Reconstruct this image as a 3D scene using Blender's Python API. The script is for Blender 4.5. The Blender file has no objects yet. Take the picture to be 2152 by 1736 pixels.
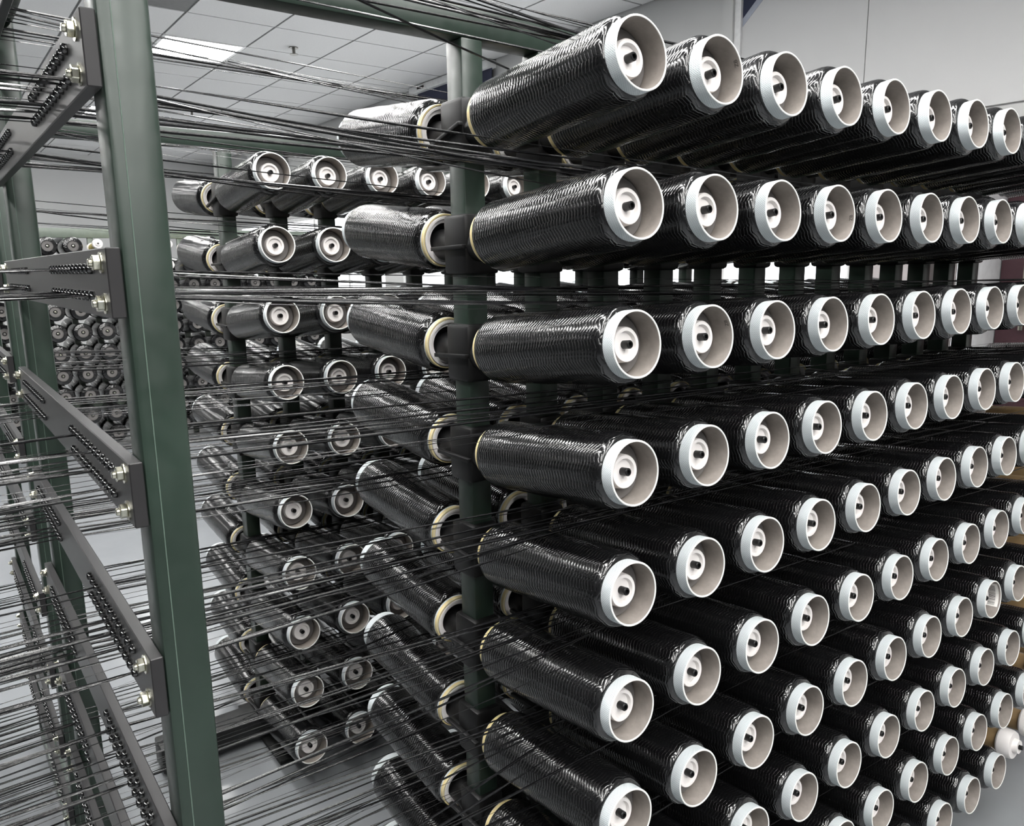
import bpy, bmesh, math, random
from mathutils import Vector, Matrix
PI = math.pi
ZF = 1.58                      # height of the first-row spool fronts above the floor

# ------------------------------------------------------------------ camera
scn = bpy.context.scene
COL = scn.collection
cam_d = bpy.data.cameras.new('camera'); cam = bpy.data.objects.new('camera', cam_d); COL.objects.link(cam)
cam_d.sensor_fit = 'HORIZONTAL'; cam_d.sensor_width = 36.0; cam_d.lens = 1643.0 / 2152 * 36.0
cam_d.clip_start = 0.02; cam_d.clip_end = 60
yaw, pitch, roll = 2.49844, -0.18686, -0.01511
fw = Vector((math.cos(yaw) * math.cos(pitch), math.sin(yaw) * math.cos(pitch), math.sin(pitch)))
rt = fw.cross(Vector((0, 0, 1))).normalized(); up = rt.cross(fw)
r2 = math.cos(roll) * rt + math.sin(roll) * up; u2 = -math.sin(roll) * rt + math.cos(roll) * up
M = Matrix((r2, u2, -fw)).transposed().to_4x4()
M.translation = Vector((0.64886, -0.67354, ZF - 0.22704))
cam.matrix_world = M
scn.camera = cam

# ------------------------------------------------------------------ world, exposure
w = bpy.data.worlds.new('world'); scn.world = w; w.use_nodes = True
w.node_tree.nodes['Background'].inputs[0].default_value = (0.8, 0.85, 0.9, 1)
w.node_tree.nodes['Background'].inputs[1].default_value = 0.3
scn.view_settings.view_transform = 'Standard'
scn.view_settings.look = 'None'
scn.view_settings.gamma = 1.0
scn.view_settings.use_curve_mapping = False
scn.view_settings.exposure = -0.92
PANEL_L = 75.0                 # radiance of the ceiling light panels
WINDOW_L = 4.2                 # radiance of the daylight behind the window panes

# ------------------------------------------------------------------ materials
def srgb(r, g, b):
    f = lambda c: (c / 255 / 12.92) if c / 255 <= 0.04045 else ((c / 255 + 0.055) / 1.055) ** 2.4
    return (f(r), f(g), f(b), 1)
class NT:
    def __init__(s, name):
        s.m = bpy.data.materials.new(name); s.m.use_nodes = True
        s.t = s.m.node_tree; s.b = s.t.nodes['Principled BSDF']
    def n(s, ty, **k):
        x = s.t.nodes.new(ty)
        for a, v in k.items(): setattr(x, a, v)
        return x
    def l(s, a, b): s.t.links.new(a, b)
    def math(s, op, a, b=None, c=None):
        x = s.n('ShaderNodeMath', operation=op)
        for i, v in enumerate((a, b, c)):
            if v is None: continue
            if isinstance(v, (int, float)): x.inputs[i].default_value = v
            else: s.l(v, x.inputs[i])
        return x.outputs[0]
    def noise(s, scale, detail=3, rough=0.5, vec=None):
        x = s.n('ShaderNodeTexNoise'); x.inputs['Scale'].default_value = scale
        x.inputs['Detail'].default_value = detail; x.inputs['Roughness'].default_value = rough
        if vec is not None: s.l(vec, x.inputs['Vector'])
        return x.outputs['Fac']
    def obj(s): return s.n('ShaderNodeTexCoord').outputs['Object']
    def ramp(s, fac, stops):
        x = s.n('ShaderNodeValToRGB'); e = x.color_ramp.elements
        while len(e) < len(stops): e.new(0.5)
        for i, (p, c) in enumerate(stops): e[i].position = p; e[i].color = c
        s.l(fac, x.inputs[0]); return x.outputs[0]
    def bump(s, h, strength=0.3, dist=0.001):
        x = s.n('ShaderNodeBump'); x.inputs['Strength'].default_value = strength
        x.inputs['Distance'].default_value = dist; s.l(h, x.inputs['Height'])
        s.l(x.outputs[0], s.b.inputs['Normal'])
    def set(s, **k):
        for a, v in k.items(): s.b.inputs[a.replace('_', ' ')].default_value = v
def plain(name, col, rough=0.5, metal=0.0, var=0.06, scale=30, bump=0.0, ior=1.45, coat=0.0):
    t = NT(name); f = t.noise(scale, 4, 0.55, t.obj())
    a = tuple(max(0, c * (1 - var)) for c in col[:3]) + (1,); b = tuple(min(1, c * (1 + var)) for c in col[:3]) + (1,)
    t.l(t.ramp(f, [(0.3, a), (0.7, b)]), t.b.inputs['Base Color'])
    t.set(Roughness=rough, Metallic=metal, IOR=ior); t.b.inputs['Coat Weight'].default_value = coat
    if bump: t.bump(f, bump, 0.001)
    return t.m
def emit(name, col, strength):
    t = NT(name); t.set(Base_Color=col, Roughness=0.6)
    t.b.inputs['Emission Color'].default_value = col; t.b.inputs['Emission Strength'].default_value = strength
    return t.m

def carbon_package():
    t = NT('wound_carbon'); uv = t.n('ShaderNodeUVMap'); sp = t.n('ShaderNodeSeparateXYZ'); t.l(uv.outputs[0], sp.inputs[0])
    u, v = sp.outputs[0], sp.outputs[1]
    oi = t.n('ShaderNodeObjectInfo').outputs['Random']
    n1 = t.math('MULTIPLY', t.math('SUBTRACT', t.noise(60, 2, 0.6, t.obj()), 0.5), 0.7)
    av = t.math('ADD', t.math('DIVIDE', v, 0.0056), n1)
    fa = t.math('ADD', av, t.math('MULTIPLY', u, 12)); fb = t.math('SUBTRACT', av, t.math('MULTIPLY', u, 12))
    ha = t.math('ABSOLUTE', t.math('SINE', t.math('MULTIPLY', fa, PI))); hb = t.math('ABSOLUTE', t.math('SINE', t.math('MULTIPLY', fb, PI)))
    # which wind lies on top alternates in long spiral bands
    band = t.math('SINE', t.math('ADD', t.math('MULTIPLY', u, 2 * PI * 13), t.math('ADD', t.math('MULTIPLY', v, 22), t.math('MULTIPLY', oi, 30))))
    mk = t.math('MULTIPLY_ADD', t.math('TANH' if False else 'SINE', t.math('MULTIPLY', band, PI / 2)), 0.5, 0.5)
    mk = t.math('GREATER_THAN', mk, 0.5)
    h = t.math('ADD', t.math('MULTIPLY', ha, mk), t.math('MULTIPLY', hb, t.math('SUBTRACT', 1.0, mk)))
    h = t.math('POWER', h, 0.6)
    h = t.math('ADD', h, t.math('MULTIPLY', band, 0.22))
    fine = t.n('ShaderNodeTexNoise'); fine.inputs['Scale'].default_value = 1; fine.inputs['Detail'].default_value = 2
    mp = t.n('ShaderNodeCombineXYZ'); t.l(t.math('MULTIPLY', u, 14), mp.inputs[0]); t.l(t.math('MULTIPLY', v, 2600), mp.inputs[1]); t.l(mp.outputs[0], fine.inputs['Vector'])
    h = t.math('ADD', h, t.math('MULTIPLY', fine.outputs['Fac'], 0.03))
    t.set(Base_Color=(0.006, 0.006, 0.0065, 1), Roughness=0.14, IOR=1.66)
    t.bump(h, 0.8, 0.00055)
    return t.m
def carbon_tow():
    t = NT('carbon_tow'); uv = t.n('ShaderNodeUVMap'); sp = t.n('ShaderNodeSeparateXYZ'); t.l(uv.outputs[0], sp.inputs[0])
    mp = t.n('ShaderNodeCombineXYZ'); t.l(t.math('MULTIPLY', sp.outputs[0], 9), mp.inputs[0]); t.l(t.math('MULTIPLY', sp.outputs[1], 12), mp.inputs[1])
    f = t.noise(1.0, 3, 0.6, mp.outputs[0])
    t.set(Base_Color=(0.007, 0.007, 0.008, 1), Roughness=0.2, IOR=1.55)
    t.bump(f, 0.5, 0.0012)
    return t.m
def knit(name):
    t = NT(name); uv = t.n('ShaderNodeUVMap'); sp = t.n('ShaderNodeSeparateXYZ'); t.l(uv.outputs[0], sp.inputs[0])
    u, v = sp.outputs[0], sp.outputs[1]
    a = t.math('SINE', t.math('MULTIPLY', t.math('ADD', t.math('MULTIPLY', u, 92), t.math('DIVIDE', v, 0.0030)), 2 * PI))
    b = t.math('SINE', t.math('MULTIPLY', t.math('SUBTRACT', t.math('MULTIPLY', u, 92), t.math('DIVIDE', v, 0.0030)), 2 * PI))
    h = t.math('MAXIMUM', a, b)
    f = t.math('MULTIPLY_ADD', h, 0.5, 0.5)
    t.l(t.ramp(f, [(0.15, srgb(140, 152, 158)), (0.5, srgb(216, 222, 224))]), t.b.inputs['Base Color'])
    t.set(Roughness=0.55); t.bump(h, 0.4, 0.0004)
    return t.m
def paint():
    t = NT('green_paint'); f = t.noise(7, 5, 0.6, t.obj()); g = t.noise(60, 2, 0.5, t.obj())
    t.l(t.ramp(f, [(0.3, srgb(29, 41, 34)), (0.75, srgb(40, 54, 46))]), t.b.inputs['Base Color'])
    t.l(t.ramp(g, [(0.3, (0.28, 0.28, 0.28, 1)), (0.8, (0.42, 0.42, 0.42, 1))]), t.b.inputs['Roughness'])
    t.set(IOR=1.5); t.bump(g, 0.08, 0.001); return t.m
def floor_mat():
    t = NT('grey_epoxy'); f = t.noise(0.9, 5, 0.6, t.obj()); g = t.noise(14, 4, 0.6, t.obj())
    t.l(t.ramp(f, [(0.3, srgb(122, 125, 128)), (0.7, srgb(140, 143, 146))]), t.b.inputs['Base Color'])
    t.l(t.ramp(g, [(0.3, (0.1, 0.1, 0.1, 1)), (0.8, (0.26, 0.26, 0.26, 1))]), t.b.inputs['Roughness'])
    t.set(IOR=1.5); t.bump(g, 0.05, 0.004); return t.m
def paper():
    t = NT('tube_paper'); f = t.noise(45, 5, 0.65, t.obj()); s = t.noise(900, 1, 0.5, t.obj())
    c = t.ramp(f, [(0.3, srgb(118, 111, 105)), (0.7, srgb(138, 131, 125))])
    mx = t.n('ShaderNodeMix', data_type='RGBA'); t.l(t.math('GREATER_THAN', s, 0.74), mx.inputs[0]); t.l(c, mx.inputs[6]); mx.inputs[7].default_value = srgb(120, 108, 98)
    t.l(mx.outputs[2], t.b.inputs['Base Color']); t.set(Roughness=0.7); return t.m

m_pack = carbon_package(); m_tow = carbon_tow(); m_knit = knit('knit_tube'); m_green = paint(); m_floor = floor_mat(); m_paper = paper()
m_rim = plain('tube_rim_white', srgb(226, 226, 222), 0.5)
m_cream = plain('tube_rim_cream', srgb(222, 204, 150), 0.55)
m_white = plain('white_plastic', srgb(232, 228, 226), 0.35, var=0.03)
m_grey = plain('grey_plastic', srgb(104, 101, 99), 0.45, var=0.04)
m_black = plain('black_plastic', srgb(15, 15, 16), 0.45, var=0.2, scale=20, bump=0.1)
m_pin = plain('black_steel', srgb(8, 8, 9), 0.4, ior=1.45)
m_plate = plain('dark_plate', srgb(38, 37, 38), 0.42, var=0.12, scale=16, bump=0.05)
m_eye = plain('black_ceramic', srgb(10, 10, 11), 0.12, ior=1.8)
m_zinc = plain('zinc_bolt', srgb(205, 203, 188), 0.22, 1.0, 0.08, 60)
m_brown = plain('brown_tube', srgb(140, 116, 82), 0.6, var=0.1)
m_yellow = plain('yellow_tube', srgb(205, 188, 120), 0.6, var=0.1)
m_sage = plain('sage_paint', srgb(120, 130, 120), 0.4)
m_wall = plain('wall_paint', srgb(214, 214, 213), 0.75, var=0.03, scale=1.2)
m_partition = plain('grey_partition', srgb(96, 98, 100), 0.7, var=0.05, scale=1.5)
m_tile = plain('ceiling_tile', srgb(222, 222, 222), 0.85, var=0.03, scale=90)
m_tbar = plain('ceiling_grid', srgb(120, 120, 120), 0.6)
m_panel = emit('light_panel', (1, 0.99, 0.97, 1), PANEL_L)
m_alu = plain('white_alu', srgb(246, 246, 246), 0.35)
m_day = emit('daylight_pane', (0.96, 0.98, 1, 1), WINDOW_L)
m_navy = plain('navy_fabric', srgb(42, 48, 72), 0.7)
m_paleblue = plain('pale_blue_print', srgb(176, 182, 196), 0.6)
m_board = plain('board_white', srgb(216, 216, 216), 0.5, var=0.02, scale=2)
m_maroon = plain('maroon_door', srgb(66, 42, 48), 0.4)
m_locker = plain('locker_grey', srgb(168, 162, 162), 0.45)
m_lockerw = plain('locker_white', srgb(225, 226, 227), 0.4)
m_card = plain('cardboard', srgb(156, 126, 92), 0.8, var=0.08)
m_tape = plain('parcel_tape', srgb(186, 160, 118), 0.3)
m_ink = plain('ink', srgb(52, 48, 46), 0.8)
m_label = plain('paper_label', srgb(226, 224, 220), 0.6)
m_brass = plain('sprinkler_metal', srgb(120, 118, 112), 0.35, 0.8)
m_seam = plain('seam_highlight', srgb(84, 100, 90), 0.35)  # paler than the post paint: the seam's highlight put into its colour
m_dark = plain('dark_base', srgb(20, 22, 22), 0.5)

# ------------------------------------------------------------------ mesh helpers
def mesh(name, verts, faces, mats, mi=None, uvs=None, smooth=None):
    me = bpy.data.meshes.new(name); me.from_pydata(verts, [], faces)
    for m in mats: me.materials.append(m)
    if mi is not None: me.polygons.foreach_set('material_index', mi)
    if uvs is not None:
        l = me.uv_layers.new(name='UVMap'); l.data.foreach_set('uv', uvs)
    if smooth is not None: me.polygons.foreach_set('use_smooth', smooth)
    me.update(); return me
def lathe_data(prof, n=40, sm=None):
    """prof: [(x, r, mat)] along +X; mat belongs to the band that follows the point; smooth flag per band in sm"""
    V = []; F = []; MI = []; UV = []; S = []
    for (x, r, *_) in prof:
        for k in range(n):
            a = 2 * PI * k / n; V.append((x, r * math.cos(a), r * math.sin(a)))
    for i in range(len(prof) - 1):
        for k in range(n):
            k2 = (k + 1) % n
            F.append((i * n + k, i * n + k2, (i + 1) * n + k2, (i + 1) * n + k))
            MI.append(prof[i][2] if len(prof[i]) > 2 else 0); S.append(True)
            u0, u1 = k / n, (k + 1) / n; x0, x1 = prof[i][0], prof[i + 1][0]
            UV += [u0, x0, u1, x0, u1, x1, u0, x1]
    return V, F, MI, UV, S
def lathe(name, prof, mats, n=40, flip=False):
    V, F, MI, UV, S = lathe_data(prof, n)
    me = mesh(name, V, F, mats, MI, UV, S)
    bm = bmesh.new(); bm.from_mesh(me)
    bmesh.ops.remove_doubles(bm, verts=bm.verts, dist=1e-7)
    bmesh.ops.recalc_face_normals(bm, faces=bm.faces)
    for e in bm.edges:
        if len(e.link_faces) == 2 and e.calc_face_angle(0) > 0.6: e.smooth = False
    bm.to_mesh(me); bm.free(); return me
def box_mesh(name, lo, hi, mat, bev=0.0, seg=2):
    bm = bmesh.new(); bmesh.ops.create_cube(bm, size=1)
    for v in bm.verts: v.co = Vector([(lo[i] + hi[i]) / 2 + v.co[i] * (hi[i] - lo[i]) for i in range(3)])
    if bev: bmesh.ops.bevel(bm, geom=list(bm.edges), offset=bev, segments=seg, affect='EDGES', profile=0.5)
    me = bpy.data.meshes.new(name); bm.to_mesh(me); bm.free(); me.materials.append(mat)
    if bev:
        for p in me.polygons: p.use_smooth = True
        me.set_sharp_from_angle(angle=0.5)
    return me
def link(name, me, parent=None, loc=None, rot=None):
    o = bpy.data.objects.new(name, me); COL.objects.link(o)
    if parent is not None: o.parent = parent
    if loc is not None: o.location = loc
    if rot is not None: o.rotation_euler = rot
    return o
def empty(name, loc, label, cat, group=None, rot=None):
    o = bpy.data.objects.new(name, None); COL.objects.link(o); o.empty_display_size = 0.02
    o.location = loc
    if rot is not None: o.rotation_euler = rot
    tag(o, label, cat, group); return o
def tag(o, label, cat, group=None, kind=None):
    o['label'] = label; o['category'] = cat
    if group: o['group'] = group
    if kind: o['kind'] = kind
    return o
def struct(name, me, parent=None, loc=None):
    o = link(name, me, parent, loc)
    if parent is None: o['kind'] = 'structure'
    return o
def cyl_bm(bm, p0, p1, r, n=12):
    p0 = Vector(p0); p1 = Vector(p1); d = p1 - p0
    q = Vector((0, 0, 1)).rotation_difference(d)
    mat = Matrix.Translation((p0 + p1) / 2) @ q.to_matrix().to_4x4()
    bmesh.ops.create_cone(bm, cap_ends=True, segments=n, radius1=r, radius2=r, depth=d.length, matrix=mat)
def bm_mesh(name, bm, mat, smooth=False):
    me = bpy.data.meshes.new(name)
    bm.to_mesh(me); bm.free(); me.materials.append(mat)
    if smooth:
        for p in me.polygons: p.use_smooth = True
        me.set_sharp_from_angle(angle=0.6)
    return me

# ------------------------------------------------------------------ room
XL, XR, YF, YB, ZC = -12.6, 7.0, -8.0, 3.38, ZF + 1.44
struct('floor', box_mesh('floor', (XL, YF, -0.1), (XR, YB, 0), m_floor))
ceil = struct('ceiling', box_mesh('ceiling', (XL, YF, ZC + 0.006), (XR, YB, ZC + 0.1), m_tbar))
struct('wall_left', box_mesh('wall_left', (XL - 0.1, YF, 0), (XL, YB, ZC + 0.1), m_wall))
struct('wall_right', box_mesh('wall_right', (XR, YF, 0), (XR + 0.1, YB, ZC + 0.1), m_partition))
struct('wall_front', box_mesh('wall_front', (XL, YF - 0.1, 0), (XR, YF, ZC + 0.1), m_partition))
# back wall built around its two window openings
WZ0, WZ1 = ZF - 0.95, ZF + 0.42
WIN = [(-11.6, -7.0), (-6.6, -1.70)]
bm = bmesh.new()
def addbox(bm, lo, hi):
    g = bmesh.ops.create_cube(bm, size=1)
    for v in g['verts']: v.co = Vector([(lo[i] + hi[i]) / 2 + v.co[i] * (hi[i] - lo[i]) for i in range(3)])
addbox(bm, (XL, YB, 0), (XR, YB + 0.15, WZ0)); addbox(bm, (XL, YB, WZ1), (XR, YB + 0.15, ZC + 0.1))
xs = [XL] + [q for a in WIN for q in a] + [XR]
for i in range(0, len(xs), 2): addbox(bm, (xs[i], YB, WZ0), (xs[i + 1], YB + 0.15, WZ1))
struct('wall_back', bm_mesh('wall_back', bm, m_wall))
for wi, (x0, x1) in enumerate(WIN):
    bm = bmesh.new()
    addbox(bm, (x0, YB + 0.02, WZ0), (x1, YB + 0.08, WZ0 + 0.05)); addbox(bm, (x0, YB + 0.02, WZ1 - 0.05), (x1, YB + 0.08, WZ1))
    n = 5; st = (x1 - x0) / n
    for k in range(n + 1):
        c = x0 + k * st; addbox(bm, (max(x0, c - 0.025), YB + 0.02, WZ0 + 0.05), (min(x1, c + 0.025), YB + 0.08, WZ1 - 0.05))
    wo = struct('window_%d' % (wi + 1), bm_mesh('window', bm, m_alu))
    pm = box_mesh('pane', (0.025, YB + 0.045, WZ0 + 0.05), (st - 0.025, YB + 0.055, WZ1 - 0.05), m_day)
    for k in range(n): link('pane', pm, wo, (x0 + k * st, 0, 0))
struct('baseboard_back', box_mesh('baseboard_back', (XL, YB - 0.012, 0), (XR, YB, 0.1), m_alu))
struct('baseboard_left', box_mesh('baseboard_left', (XL, YF, 0), (XL + 0.012, YB, 0.1), m_alu))
# ceiling tiles: 0.6 m lay-in panels, their joints recessed
lights = [(lx, ly) for lx in (-8.95, -5.95) for ly in (1.27, -1.73)] + [(-11.35, -1.73), (-11.35, -4.73), (-8.95, -4.73), (-5.95, -4.73)]  # last four are added out of view to brighten the left wall
added_strips = [(-3.85 + 1.2 * n, ly) for ly in (0.67, -0.38, -1.43) for n in range(8)]  # unseen long lights, added to give the streak reflections on the spools
tile_me = box_mesh('tile', (-0.292, -0.292, 0), (0.292, 0.292, 0.006), m_tile)
rest = bmesh.new()
x = -5.05 - 0.6 * 12 - 0.3
while x < XR + 0.2:
    y = 0.97 - 0.6 * 15 - 0.3
    while y < YB:
        if y > YF - 0.1 and x > XL and x < XR and not any(abs(x - a) < 0.31 and abs(y - b) < 0.31 for a, b in lights) and not any(abs(x - a) < 0.91 and abs(y - b) < 0.36 for a, b in added_strips):
            if y > -0.4 and x < -2.6: link('tile', tile_me, ceil, (x, y, ZC))
            else: addbox(rest, (x - 0.292, y - 0.292, ZC), (x + 0.292, y + 0.292, ZC + 0.006))
        y += 0.6
    x += 0.6
ro = link('tiles_overhead', bm_mesh('tiles_overhead', rest, m_tile), ceil); ro['kind'] = 'stuff'
# light panels
fr = bmesh.new()
for a, b in (((-.298, -.298, -.004), (.298, -.275, .006)), ((-.298, .275, -.004), (.298, .298, .006)), ((-.298, -.275, -.004), (-.275, .275, .006)), ((.275, -.275, -.004), (.298, .275, .006))): addbox(fr, a, b)
fr_me = bm_mesh('frame', fr, m_alu); df_me = box_mesh('diffuser', (-.275, -.275, 0), (.275, .275, 0.005), m_panel)
NUM = ['first', 'second', 'third', 'fourth', 'fifth', 'sixth', 'seventh', 'eighth', 'ninth', 'tenth', 'eleventh', 'twelfth', 'thirteenth', 'fourteenth', 'fifteenth']
for i, (lx, ly) in enumerate(lights):
    lb = {(-5.95, 1.27): 'glowing square ceiling light in plain view beyond the front post', (-8.95, 1.27): 'square ceiling light far back, mostly hidden by the front post'}.get((lx, ly), 'unseen square ceiling light off to the left, %s of six' % NUM[i - (1 if i == 1 else 2)])
    e = empty('ceiling_light', (lx, ly, ZC), lb, 'ceiling light', 'square ceiling lights')
    link('frame', fr_me, e); link('diffuser', df_me, e)
fr = bmesh.new()
for a, b in (((-.598, -.103, -.004), (.598, -.09, .006)), ((-.598, .09, -.004), (.598, .103, .006)), ((-.598, -.09, -.004), (-.58, .09, .006)), ((.58, -.09, -.004), (.598, .09, .006))): addbox(fr, a, b)
fr_me = bm_mesh('frame', fr, m_alu); df_me = box_mesh('diffuser', (-.58, -.09, 0), (.58, .09, 0.005), m_panel)
for i, (lx, ly) in enumerate(added_strips):
    e = empty('added_strip_light', (lx, ly, ZC), 'unseen added long ceiling light over the %s, %s from the far end' % (('racks', 'rack front', 'guide frames')[i // 8], NUM[i % 8]), 'ceiling light', 'added long ceiling lights above the racks')
    link('frame', fr_me, e); link('diffuser', df_me, e)
# sprinkler heads
bm = bmesh.new(); cyl_bm(bm, (0, 0, 0), (0, 0, -0.05), 0.012); cyl_bm(bm, (0, 0, -0.05), (0, 0, -0.054), 0.032, 16); cyl_bm(bm, (0, 0, 0.0), (0, 0, -0.006), 0.035, 16)
cyl_bm(bm, (0.014, 0, -0.03), (0.014, 0, -0.05), 0.003); cyl_bm(bm, (-0.014, 0, -0.03), (-0.014, 0, -0.05), 0.003)
sp_me = bm_mesh('sprinkler', bm, m_brass)
for x, y, lb in ((-5.47, 1.87, 'small sprinkler head on the ceiling near the bright light panel'), (-8.38, 1.9, 'small sprinkler head on the ceiling far back above the green beam')):
    tag(link('sprinkler_head', sp_me, None, (x, y, ZC)), lb, 'sprinkler', 'ceiling sprinklers')
# blinds above the windows
for x0, x1, zt, lb in ((-6.2, -4.9, ZC - 0.005, 'navy roller blind in a white cassette high beside the rack post'), (-10.8, -9.5, ZC - 0.09, 'far navy roller blind with white cassette above the far rack')):
    e = empty('roller_blind', ((x0 + x1) / 2, YB, zt), lb, 'blind', 'roller blinds on the back wall'); hw = (x1 - x0) / 2
    c = link('cassette', box_mesh('cassette', (-hw, -0.09, -0.065), (hw, 0, 0), m_alu, 0.01), e)
    link('slot', box_mesh('slot', (-hw + 0.16, -0.093, -0.04), (-hw + 0.28, -0.088, -0.02), m_ink), c)
    link('blind', box_mesh('blind', (-hw + 0.1, -0.05, -0.42), (hw, -0.046, -0.065), m_navy), e)
    link('bottom_bar', box_mesh('bottom_bar', (-hw + 0.1, -0.056, -0.44), (hw, -0.04, -0.42), m_alu, 0.003), e)
# large notice board with the blue swoosh, white edge trim
e = empty('display_board', (-2.44, YB, ZF + 0.46), 'large pale wall board with white edge and navy curved corner', 'board')
link('edge_trim', box_mesh('edge_trim', (-0.045, -0.035, 0), (0.0, 0, 0.96), m_alu), e)
pb = box_mesh('panel', (0.0, -0.02, 0), (0.77, 0, 0.96), m_board); link('panel', pb, e); link('panel', pb, e, (0.775, 0, 0)); link('panel', pb, e, (1.55, 0, 0)); link('panel', pb, e, (2.325, 0, 0)); 
def curve_patch(name, pts, y0, y1, mat):
    n = len(pts); V = [(a, y0, b) for a, b in pts] + [(a, y1, b) for a, b in pts]
    F = [tuple(range(n)), tuple(range(2 * n - 1, n - 1, -1))] + [(i, i + n, (i + 1) % n + n, (i + 1) % n) for i in range(n)]
    return mesh(name, V, F, [mat])
def arc(x0, z0, x1, z1, b, n=14): return [(x0 + (x1 - x0) * t + b * math.sin(PI * t), z0 + (z1 - z0) * t - b * 0.8 * math.sin(PI * t)) for t in [i / n for i in range(n + 1)]]
lo_a = arc(0.004, 0.70, 0.36, 0.955, -0.012); lo_b = arc(0.004, 0.655, 0.42, 0.955, -0.012)
link('blue_swoosh', curve_patch('blue_swoosh', lo_a + [(0.004, 0.955)], -0.0225, -0.0203, m_navy), e)
link('pale_swoosh', curve_patch('pale_swoosh', lo_b + lo_a[::-1], -0.0222, -0.0203, m_paleblue), e)
tag(struct('trim_1', box_mesh('trim_1', (-2.56, YB - 0.05, 0), (-2.487, YB, ZC), m_wall)), 'shallow grey pilaster strip on the back wall', 'trim', kind='structure')
# doors and lockers on the back wall
dr = struct('door_1', box_mesh('door_1', (-0.92, YB - 0.05, 0), (0.5, YB - 0.002, ZF + 0.36), m_maroon, 0.004))
bm = bmesh.new(); cyl_bm(bm, (-0.8, YB - 0.09, ZF - 0.55), (-0.8, YB - 0.09, ZF - 0.25), 0.012); cyl_bm(bm, (-0.8, YB - 0.09, ZF - 0.54), (-0.8, YB - 0.05, ZF - 0.54), 0.008); cyl_bm(bm, (-0.8, YB - 0.09, ZF - 0.26), (-0.8, YB - 0.05, ZF - 0.26), 0.008)
link('door_handle', bm_mesh('door_handle', bm, m_zinc, True), dr)
for x0, x1, mt, lb in ((-1.005, -0.925, m_lockerw, 'narrow white cabinet standing beside the maroon door'), (-1.09, -1.008, m_locker, 'narrow grey cabinet left of the white cabinet'), (-1.45, -1.2, m_locker, 'wider pinkish grey cabinet beyond the rack posts')):
    c = empty('cabinet', ((x0 + x1) / 2, YB - 0.2, 0), lb, 'cabinet', 'cabinets on the back wall'); hw = (x1 - x0) / 2
    link('body', box_mesh('body', (-hw, -0.1, 0), (hw, 0.19, ZF + 0.3), mt, 0.004), c)
    d = link('door', box_mesh('door', (-hw + 0.006, -0.112, 0.06), (hw - 0.006, -0.1, ZF + 0.28), mt, 0.003), c)
    link('handle', box_mesh('handle', (hw - 0.02, -0.125, 1.0), (hw - 0.013, -0.112, 1.12), m_zinc, 0.002), d)
# ------------------------------------------------------------------ spools
TL, TILT = 0.290, 0.096
DY, DZ = 0.13889, 0.15931
ROWZ = [ZF - r * DZ + d for r, d in zip(range(10), (0.0018, -0.0005, -0.0024, -0.0008, 0.0017, 0.0002, 0, 0, 0, 0))]
PCK = [0.0487, 0.0497, 0.0478, 0.0503]
tube_me = lathe('core_tube', [(0.0, 0.0385, 1), (0.0, 0.0408, 0), (0.0006, 0.041, 1), (0.0068, 0.041, 2), (0.0075, 0.041, 0), (0.2894, 0.041, 2), (TL, 0.0404, 2), (TL, 0.0388, 2), (0.2892, 0.0384, 3), (0.245, 0.0384, 3), (0.04, 0.0384, 3), (0.0, 0.0385, 3)], [m_knit, m_cream, m_rim, m_paper], 48)
pack_me = []
for r in PCK:
    h = r - 0.041
    pr = [(0.010, 0.0409)] + [(0.010 + 0.012 * (1 - math.cos(a)), 0.041 + h * math.sin(a)) for a in (0.5, 1.0, PI / 2)] + \
         [(0.05 + 0.02 * k, r + 0.0004 * math.sin(k * 1.9 + r * 9000)) for k in range(10)] + \
         [(0.273 - 0.014 * (1 - math.cos(a)), 0.041 + h * math.sin(a)) for a in (PI / 2, 1.1, 0.7, 0.35)] + [(0.273, 0.0409)]
    pack_me.append(lathe('yarn_package', pr, [m_pack], 56))
hub_me = lathe('front_adapter', [(0.245, 0.0383, 1), (0.256, 0.0375, 1), (0.2585, 0.036, 1), (0.2585, 0.0222, 0), (0.2700, 0.0215, 0), (0.2715, 0.0205, 0), (0.2715, 0.0165, 0), (0.2690, 0.0155, 0), (0.2665, 0.0150, 0), (0.2665, 0.0, 0)], [m_white, m_grey], 40)
pin_me = lathe('spindle_pin', [(0.262, 0.0052), (0.2770, 0.0052), (0.2780, 0.0045), (0.2780, 0.0030), (0.2745, 0.0028), (0.2745, 0.0)], [m_pin], 18)
rear_me = lathe('rear_adapter', [(0.004, 0.0384, 0), (-0.001, 0.0372, 0), (-0.001, 0.0335, 0), (0.003, 0.0325, 0), (0.003, 0.0275, 0), (0.012, 0.0262, 0), (0.012, 0.0262, 1), (0.03, 0.0255, 1), (0.03, 0.0, 1)], [m_white, m_black], 40)
rng = random.Random(5)
def ordn(i): return NUM[i] if i < len(NUM) else str(i + 1) + 'th'
SIDE = {}
def spool(base, side, label, group, simple=False, yellow=False):
    """base: rear centre; side +1 points to +X"""
    rot = (rng.uniform(0, 2 * PI), -TILT, 0) if side > 0 else (rng.uniform(0, 2 * PI), -TILT, PI)
    e = empty('fibre_spool', base, label, 'spool', group, rot)
    link('core_tube', tube_me, e); link('yarn_package', rng.choice(pack_me), e)
    ad = link('front_adapter', hub_me, e); link('spindle_pin', pin_me, ad)
    if not simple: link('rear_adapter', rear_me, e)
    return e
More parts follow.
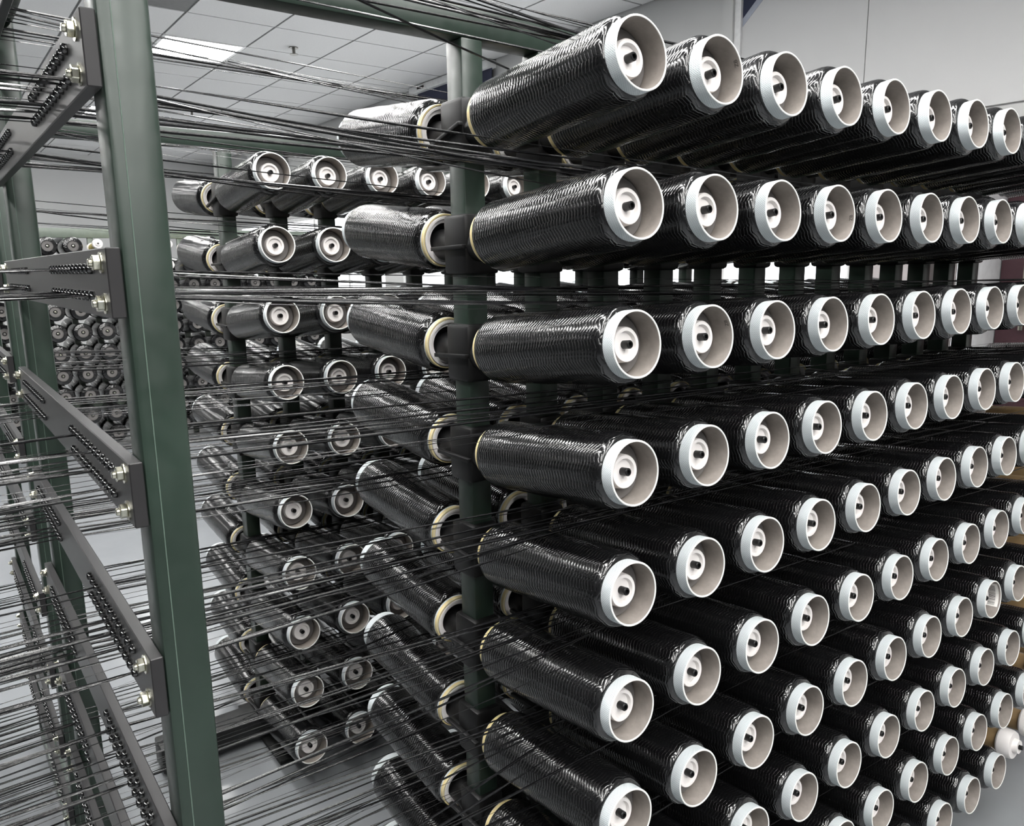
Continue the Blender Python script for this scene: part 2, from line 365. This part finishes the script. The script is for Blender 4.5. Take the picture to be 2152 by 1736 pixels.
# bare spindle: white chuck heads on a brown sleeve
sleeve_b = lathe('sleeve', [(0.0, 0.0, 0), (0.0, 0.027, 0), (0.25, 0.027, 0), (0.25, 0.0, 0)], [m_brown], 28)
sleeve_y = lathe('sleeve', [(0.0, 0.0, 0), (0.0, 0.027, 0), (0.25, 0.027, 0), (0.25, 0.0, 0)], [m_yellow], 28)
head_me = lathe('chuck_head', [(0.238, 0.026, 0), (0.238, 0.034, 0), (0.242, 0.0365, 0), (0.264, 0.0355, 0), (0.270, 0.033, 0), (0.270, 0.018, 0), (0.282, 0.0165, 0), (0.282, 0.010, 0), (0.279, 0.0, 0)], [m_white], 36)
tailh_me = lathe('tail_head', [(0.0, 0.02, 0), (0.0, 0.036, 0), (0.022, 0.037, 0), (0.028, 0.034, 0), (0.028, 0.026, 0)], [m_white], 36)
pin2_me = lathe('spindle_pin', [(0.276, 0.0058), (0.288, 0.0058), (0.289, 0.005), (0.289, 0.0)], [m_pin], 16)
def bare(base, side, label, yellow=False):
    e = empty('bare_spindle', base, label, 'spindle', 'bare spindles without yarn', (0, -TILT, 0 if side > 0 else PI))
    link('sleeve', sleeve_y if yellow else sleeve_b, e); hd = link('chuck_head', head_me, e); link('spindle_pin', pin2_me, hd); link('tail_head', tailh_me, e)

CT, STT = math.cos(TILT), math.sin(TILT)
XA = -0.352                      # centre line of the near rack
def geo(xc, side):               # rear X, front X
    rx = xc + side * 0.0634; return rx, rx + side * TL * CT
def rearz(r, dz=0): return ROWZ[r] + dz - TL * STT
RACKS = {'near': (XA, 0.0), 'middle': (-1.131 - TL * CT - 0.0634, -0.0128)}
SIDEW = {1: 'camera side', -1: 'far side'}
barecells = {('near', 1, 10, 9)}
def spool_label(rack, side, r, k): return 'black carbon fibre spool, %s rack %s, %s row down, %s column along' % (rack, SIDEW[side], ordn(r), ordn(k))
SP = {}
for rack, side, nk in (('near', 1, 11), ('near', -1, 7), ('middle', 1, 7), ('middle', -1, 2)):
    xc, dz = RACKS[rack]; rx, fx = geo(xc, side)
    for k in range(nk):
        for r in range(10):
            b = (rx, k * DY, rearz(r, dz))
            if (rack, side, k, r) in barecells:
                bare((rx, k * DY, rearz(r, dz) + 0.004), side, 'bare brown spindle with white head, near rack, bottom row, nearest bare one'); continue
            SP[rack, side, r, k] = spool(b, side, spool_label(rack, side, r, k), 'carbon fibre spools on the racks')
rxn, fxn = geo(XA, 1)
for k in (11, 12):
    for r in range(4, 10):
        bare((rxn, k * DY, rearz(r) + 0.004), 1, 'bare brown spindle with white head, near rack, %s row down, %s column along' % (ordn(r), ordn(k)))
# printed codes inside three tubes and a bar code label in a fourth
def print_inside(sp, body, h, x0, a0):
    cu = bpy.data.curves.new('txt', 'FONT'); cu.body = body; cu.size = h; cu.extrude = 0.0
    to = bpy.data.objects.new('txt', cu); COL.objects.link(to); dg = bpy.context.evaluated_depsgraph_get()
    me = bpy.data.meshes.new_from_object(to.evaluated_get(dg)); COL.objects.unlink(to); bpy.data.objects.remove(to)
    bm = bmesh.new(); bm.from_mesh(me)
    bmesh.ops.triangulate(bm, faces=bm.faces); bmesh.ops.subdivide_edges(bm, edges=bm.edges, cuts=1)
    for v in bm.verts:
        a = a0 + v.co.x / 0.0382; x = x0 - v.co.y; v.co = Vector((x, 0.03815 * math.cos(a), 0.03815 * math.sin(a)))
    bm.to_mesh(me); bm.free(); me.materials.clear(); me.materials.append(m_ink)
    o = link('printed_code', me, sp); o['label'] = 'dark printed letters inside tube'
for (r, k) in ((0, 1), (1, 3), (2, 1)):
    s = SP['near', 1, r, k]; a = {0: 0.25, 1: -0.25, 2: 0.3}[r]
    s.rotation_euler[0] = 0; print_inside(s, 'ZB', 0.0075, 0.286 if r != 1 else 0.287, a)
s = SP['near', 1, 6, 8]; s.rotation_euler[0] = 0
def curved(name, a0, a1, x0, x1, rad, mat, n=10):
    V = []; F = []
    for i in range(n + 1):
        a = a0 + (a1 - a0) * i / n
        for x in (x0, x1): V.append((x, rad * math.cos(a), rad * math.sin(a)))
    for i in range(n): F.append((2 * i, 2 * i + 1, 2 * i + 3, 2 * i + 2))
    return V, F
V, F = curved('l', -0.75, 0.75, 0.262, 0.2855, 0.0381, None)
lb = link('barcode_label', mesh('barcode_label', V, F, [m_label]), s)
V = []; F = []; a = -0.66; rr = random.Random(2)
while a < 0.5:
    wd = rr.choice((0.012, 0.02, 0.03)); v, f = curved('b', a, a + wd, 0.264, 0.279, 0.03795, None, 1); o = len(V); V += v; F += [tuple(i + o for i in q) for q in f]; a += wd + rr.choice((0.014, 0.022, 0.03))
link('bars', mesh('bars', V, F, [m_ink]), lb)

# merged far spools that cannot be told apart behind the others
def merge_spools(name, cells, label, mats=(m_knit, m_pack, m_grey, m_white, m_black, m_cream), n=18, prof=None):
    prof = prof or [[(0.0, 0.036, 5), (0.0, 0.041, 0), (0.007, 0.041, 1), (0.018, 0.0485, 1), (0.25, 0.0485, 1), (0.268, 0.041, 0), (0.29, 0.041, 3), (0.29, 0.0385, 2), (0.258, 0.038, 2), (0.2585, 0.022, 3), (0.27, 0.021, 3), (0.27, 0.005, 4), (0.282, 0.0045, 4), (0.282, 0.0, 4)],
            [(0.0, 0.036, 3), (-0.001, 0.034, 3), (0.006, 0.026, 4), (0.03, 0.0, 4)]]
    V = []; F = []; MI = []; UV = []; S = []
    for (b, side) in cells:
        mt = Matrix.Translation(b) @ Matrix.Rotation(0 if side > 0 else PI, 4, 'Z') @ Matrix.Rotation(-TILT, 4, 'Y')
        for p in prof:
            v, f, mi, uv, sm = lathe_data(p, n); o = len(V)
            V += [tuple(mt @ Vector(q)) for q in v]; F += [tuple(i + o for i in q) for q in f]; MI += mi; UV += uv; S += sm
    o = link(name, mesh(name, V, F, list(mats), MI, UV, S)); tag(o, label, 'spools', kind='stuff'); return o
for rack, side, k0, k1, lbl in (('near', 1, 11, 13, 'further spools at the far end of the near rack camera side'), ('near', -1, 7, 13, 'further spools hidden deep on the near rack far side'),
                           ('middle', 1, 7, 14, 'further spools deep along the middle rack camera side'), ('middle', -1, 2, 12, 'further spools deep along the middle rack far side')):
    xc, dz = RACKS[rack]; rx, fx = geo(xc, side)
    merge_spools('far_spools', [((rx, k * DY, rearz(r, dz)), side) for k in range(k0, k1) for r in range(4 if (rack, side) == ('near', 1) else 10)], lbl)

# ------------------------------------------------------------------ racks
post_me = None
def rack(name_word, xc, dz, ncol, label):
    e = empty('creel_rack', (xc, 0, 0), label, 'rack', 'creel racks')
    zt = ZF + dz + 0.09
    pm = box_mesh('post', (-0.0205, -0.0185, 0.085), (0.0205, 0.0185, zt), m_green, 0.003)
    y1 = (ncol - 1) * DY
    for k in range(ncol): link('post', pm, e, (0, k * DY, 0))
    link('top_beam', box_mesh('top_beam', (-0.0205, -0.50, zt), (0.0205, y1 + 0.05, zt + 0.041), m_green, 0.003), e)
    link('base_beam', box_mesh('base_beam', (-0.04, -0.30, 0.012), (0.04, y1 + 0.1, 0.085), m_dark, 0.004), e)
    fm = box_mesh('foot', (-0.18, -0.03, 0), (0.18, 0.03, 0.012), m_dark, 0.002)
    for k in range(0, ncol, 4): link('foot', fm, e, (0, k * DY, 0))
    # black clamp with the two spindle seats and the release bar
    cm = box_mesh('clamp', (-0.030, -0.027, -0.046), (0.030, 0.024, 0.042), m_black, 0.007, 2)
    bm = bmesh.new()
    for s in (1,):
        cyl_bm(bm, (s * 0.028, 0, -0.004), (s * 0.075, 0, 0.001), 0.0235, 24); cyl_bm(bm, (s * 0.075, 0, 0.001), (s * 0.1, 0, 0.0034), 0.017, 20)
    sm = bm_mesh('spindle_seat', bm, m_black, True)
    lm = box_mesh('release_bar', (-0.052, -0.036, -0.003), (0.036, -0.028, 0.003), m_black, 0.001)
    for k in range(ncol):
        for r in range(10):
            c = link('clamp', cm, e, (0, k * DY, ROWZ[r] + dz - TL * STT - 0.0065))
            link('spindle_seat', sm, c); link('spindle_seat', sm, c, None, (0, 0, PI))
            if k < 4:
                lv = link('release_bar', lm, c, (0, 0, -0.006), (0, rng.uniform(-0.06, 0.06) - (0.22 if r == 0 and k == 0 else 0.0), 0))
    return e
rack('near', XA, 0.0, 13, 'dark green steel creel rack nearest the camera')
rack('middle', RACKS['middle'][0], RACKS['middle'][1], 14, 'dark green steel creel rack standing behind the nearest one')

# ------------------------------------------------------------------ guide frames with eyelet plates
PZ = lambda r: ZF + 0.083 - 0.1593 * r
eye_me = lathe('eyelet', [(0.0, 0.0042), (0.0022, 0.0042), (0.0036, 0.0038), (0.0042, 0.0030), (0.0036, 0.0022), (0.0, 0.0018)], [m_eye], 14)
wash_me = lathe('washer', [(0.0, 0.0), (0.0, 0.0078), (0.0014, 0.0078), (0.0014, 0.0)], [m_zinc], 18)
bm = bmesh.new(); bmesh.ops.create_cone(bm, cap_ends=True, segments=6, radius1=0.0062, radius2=0.0062, depth=0.005, matrix=Matrix.Translation((0.004, 0, 0)) @ Matrix.Rotation(PI / 2, 4, 'Y'))
bmesh.ops.create_cone(bm, cap_ends=True, segments=12, radius1=0.0032, radius2=0.0028, depth=0.003, matrix=Matrix.Translation((0.0078, 0, 0)) @ Matrix.Rotation(PI / 2, 4, 'Y'))
bmesh.ops.bevel(bm, geom=[e for e in bm.edges], offset=0.0005, segments=1, affect='EDGES'); bolt_me = bm_mesh('bolt', bm, m_zinc)
plate_me = box_mesh('guide_plate', (-0.785, 0, -0.0255), (0.0, 0.010, 0.0255), m_plate, 0.0008, 1)
NE = 12
EX = lambda g, i: (-0.061 if g == 0 else -0.492) - i * 0.0187          # relative to the plate's right end
def guide_frame(xr, yf, dz, nrow, label):
    e = empty('guide_frame', (xr, yf, 0), label, 'frame', 'yarn guide frames')
    pm = box_mesh('post', (-0.04, 0.010, 0), (0.0, 0.046, ZF + dz + 0.16), m_green, 0.005)
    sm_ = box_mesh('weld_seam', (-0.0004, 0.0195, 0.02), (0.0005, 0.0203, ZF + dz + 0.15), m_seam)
    for px in (0.0, -0.745):
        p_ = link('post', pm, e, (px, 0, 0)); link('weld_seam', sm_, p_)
    link('cross_beam', box_mesh('cross_beam', (-0.745, 0.010, ZF + dz + 0.121), (-0.04, 0.046, ZF + dz + 0.16), m_green, 0.004), e)
    link('foot_beam', box_mesh('foot_beam', (-0.745, 0.010, 0.0), (-0.04, 0.046, 0.04), m_green, 0.004), e)
    for r in range(nrow):
        p = link('guide_plate', plate_me, e, (0, 0, PZ(r) + dz))
        for bx in (-0.018, -0.777 + 0.01):
            for bz in (0.0148, -0.0148):
                b = link('bolt', bolt_me, p, (bx, 0, bz), (rng.uniform(0, 1), 0, -PI / 2)); link
                w_ = link('washer', wash_me, p, (bx, 0, bz), (0, 0, -PI / 2))
        for g in (0, 1):
            for row in (0, 1):
                for i in range(NE): link('eyelet', eye_me, p, (EX(g, i), 0, 0.0107 if row == 0 else -0.0105), (0, 0, -PI / 2))
guide_frame(0.02, -0.5625, 0.0, 10, 'green guide frame with dark eyelet plates in the left foreground')
guide_frame(-1.105, -0.552, -0.0128, 10, 'second guide frame further back at the left edge')

# ------------------------------------------------------------------ yarn strands
def strand_data(pts, rg, wd=0.0032, th=0.0006, seg=0.045, roll0=None, yf=-0.56):
    P = []
    for a, b in zip(pts[:-1], pts[1:]):
        a = Vector(a); b = Vector(b); n = max(1, int((b - a).length / seg))
        for i in range(n): P.append(a.lerp(b, i / n))
    P.append(Vector(pts[-1]))
    ro = rg.uniform(-0.5, 0.5) if roll0 is None else roll0; V = []; F = []; UV = []; dr = rg.uniform(-0.12, 0.12); tw = rg.random() < 0.25
    s = 0
    for i, p in enumerate(P):
        t = (P[min(i + 1, len(P) - 1)] - P[max(i - 1, 0)]).normalized()
        sd = t.cross(Vector((0, 0, 1))).normalized(); nu = sd.cross(t)
        dr += rg.uniform(-0.1, 0.1); dr *= 0.85
        ro += dr * (2.2 if tw else 0.8)
        past = p.y < yf - 0.004                       # flattened out once through the eyelet
        if past: ro = (ro + PI / 2) % PI - PI / 2; ro *= 0.8
        c, sn = math.cos(ro), math.sin(ro)
        A = sd * c + nu * sn; B = nu * c - sd * sn; ww = wd * (1.65 if past and p.y < yf - 0.02 else 1.0) * rg.uniform(0.85, 1.1) / 2
        V += [tuple(p + A * ww), tuple(p + B * th / 2), tuple(p - A * ww), tuple(p - B * th / 2)]
        if i:
            o = 4 * (i - 1)
            for k in range(4):
                k2 = (k + 1) % 4; F.append((o + k, o + k2, o + 4 + k2, o + 4 + k)); uu = k / 4
                s1 = s + (p - P[i - 1]).length; UV += [uu, s * 10, uu + .25, s * 10, uu + .25, s1 * 10, uu, s1 * 10]
            s = s1
    return V, F, UV
def strand_path(rack, side, r, k, rg):
    xc, dz = RACKS[rack]; rx, fx = geo(xc, side)
    q = rg.uniform(0.05, 0.24)
    z0 = rearz(r, dz) + q * STT + 0.0498; x0 = rx + side * q * CT; y0 = k * DY
    xr, yf = (0.02, -0.5625) if rack == 'near' else (-1.105, -0.552)
    g = 0 if side > 0 else 1; i = min(NE - 1, k // 2) if k < 2 * NE else k % NE
    i = (k * 7 // 8) % NE
    xe = xr + EX(g, i); ze = PZ(r) + dz + (0.0107 if k % 6 == 5 else -0.0105)
    a = 0.35
    side_y = y0 - 0.006
    pts = [(x0, y0 + 0.03, z0 - 0.0095), (x0, side_y, z0 + 0.0006)]
    ym = yf + 0.0
    for t in (0.25, 0.5, 0.75):
        pts.append((x0 + (xe - x0) * t, side_y + (yf - side_y) * t, z0 + (ze - z0) * t - 0.004 * math.sin(PI * t)))
    pts += [(xe, yf + 0.004, ze), (xe, yf - 0.012, ze), (xe + rg.uniform(-0.01, 0.01), yf - 0.35, ze + rg.uniform(-0.012, 0.004)), (xe, yf - 1.0, ze - 0.02)]
    return pts
rg = random.Random(11)
for (rack_, side, r, k) in sorted(SP):
    V, F, UV = strand_data(strand_path(rack_, side, r, k, rg), rg)
    o = link('carbon_strand', mesh('carbon_strand', V, F, [m_tow], None, UV, [True] * len(F)))
    tag(o, 'black carbon strand drawn from %s rack %s, %s row down, %s column along' % (rack_, SIDEW[side], ordn(r), ordn(k)), 'yarn', 'carbon strands running to the guide plates')
for rack_, side, k0, k1, lb in (('near', 1, 11, 14, 'bundled strands from the far end of near rack camera side'), ('near', -1, 7, 11, 'bundled strands from deep in the near rack far side'),
                            ('middle', 1, 7, 10, 'bundled strands from deep in the middle rack camera side'), ('middle', -1, 2, 5, 'bundled strands from deep in the middle rack far side')):
    VV = []; FF = []; UU = []
    for k in range(k0, k1):
        for r in range(10):
            V, F, UV = strand_data(strand_path(rack_, side, r, min(k, k), rg), rg, seg=0.09); o = len(VV); VV += V; FF += [tuple(i + o for i in f) for f in F]; UU += UV
    o = link('strand_bundle', mesh('strand_bundle', VV, FF, [m_tow], None, UU, [True] * len(FF))); tag(o, lb, 'yarn', kind='stuff')

# ------------------------------------------------------------------ distant rack
XC, YC0, ZC0, CDY, CDZ = -5.9, 0.115, ZF - 0.023, 0.164, 0.157
e = empty('creel_rack', (XC - 0.33, 0, 0), 'pale green creel rack far behind, full of spools', 'rack', 'creel racks')
cp = box_mesh('post', (-0.02, -0.02, 0), (0.02, 0.02, ZC0 + 0.05), m_sage, 0.003)
for k in range(-3, 14): link('post', cp, e, (0, YC0 + k * CDY, 0))
link('top_beam', box_mesh('top_beam', (-0.03, YC0 - 4 * CDY, ZC0 + 0.05), (0.03, YC0 + 14 * CDY, ZC0 + 0.12), m_sage, 0.003), e)
link('lower_rail', box_mesh('lower_rail', (0.03, YC0 - 4 * CDY, 0.30), (0.06, YC0 + 14 * CDY, 0.36), m_sage, 0.003), e)
# full packages with grey end caps
full_me = lathe('yarn_package', [(0.0, 0.040), (0.004, 0.062), (0.012, 0.067), (0.25, 0.067), (0.262, 0.062), (0.266, 0.040)], [m_pack], 36)
cap_me = lathe('end_cap', [(0.255, 0.0405, 1), (0.284, 0.0405, 1), (0.284, 0.0375, 1), (0.277, 0.0365, 0), (0.277, 0.015, 0), (0.270, 0.013, 1), (0.270, 0.007, 2), (0.283, 0.0065, 2), (0.284, 0.0, 2)], [m_grey, m_black, m_zinc], 28)
def far_spool(base, label):
    e_ = empty('fibre_spool', base, label, 'spool', 'carbon fibre spools on the racks', (rng.uniform(0, 6), -0.03, 0))
    link('yarn_package', full_me, e_); link('end_cap', cap_me, e_)
cells = []
for r in range(10):
    for k in range(-4, 14):
        b = (XC - TL * CT, YC0 + k * CDY, ZC0 - r * CDZ - TL * STT)
        if (r == 0 and k in (2, 3, 5, 6)) or (r == 1 and k == 5):
            bare(b, 1, 'bare yellowish spindle with white ends, far rack, %s row, %s column' % (ordn(r), ordn(k + 4)), True); continue
        if 0 <= k <= 2: far_spool(b, 'small dark spool on the far rack, %s row down, %s from left post' % (ordn(r), ordn(k)))
        else: cells.append((b, 1))
        cells.append(((b[0] - 0.08, b[1], b[2]), -1))
merge_spools('far_spools', cells, 'remaining small dark spools filling the far rack', (m_grey, m_pack, m_grey, m_black, m_black, m_cream), 16,
    [[(0.0, 0.040, 1), (0.004, 0.062, 1), (0.012, 0.067, 1), (0.25, 0.067, 1), (0.262, 0.062, 1), (0.266, 0.040, 3), (0.284, 0.0405, 3), (0.284, 0.0375, 0), (0.277, 0.0365, 0), (0.277, 0.015, 3), (0.27, 0.013, 3), (0.27, 0.007, 0), (0.284, 0.0065, 0), (0.284, 0.0, 0)], [(0.0, 0.040, 3), (0.0, 0.0, 3)]])
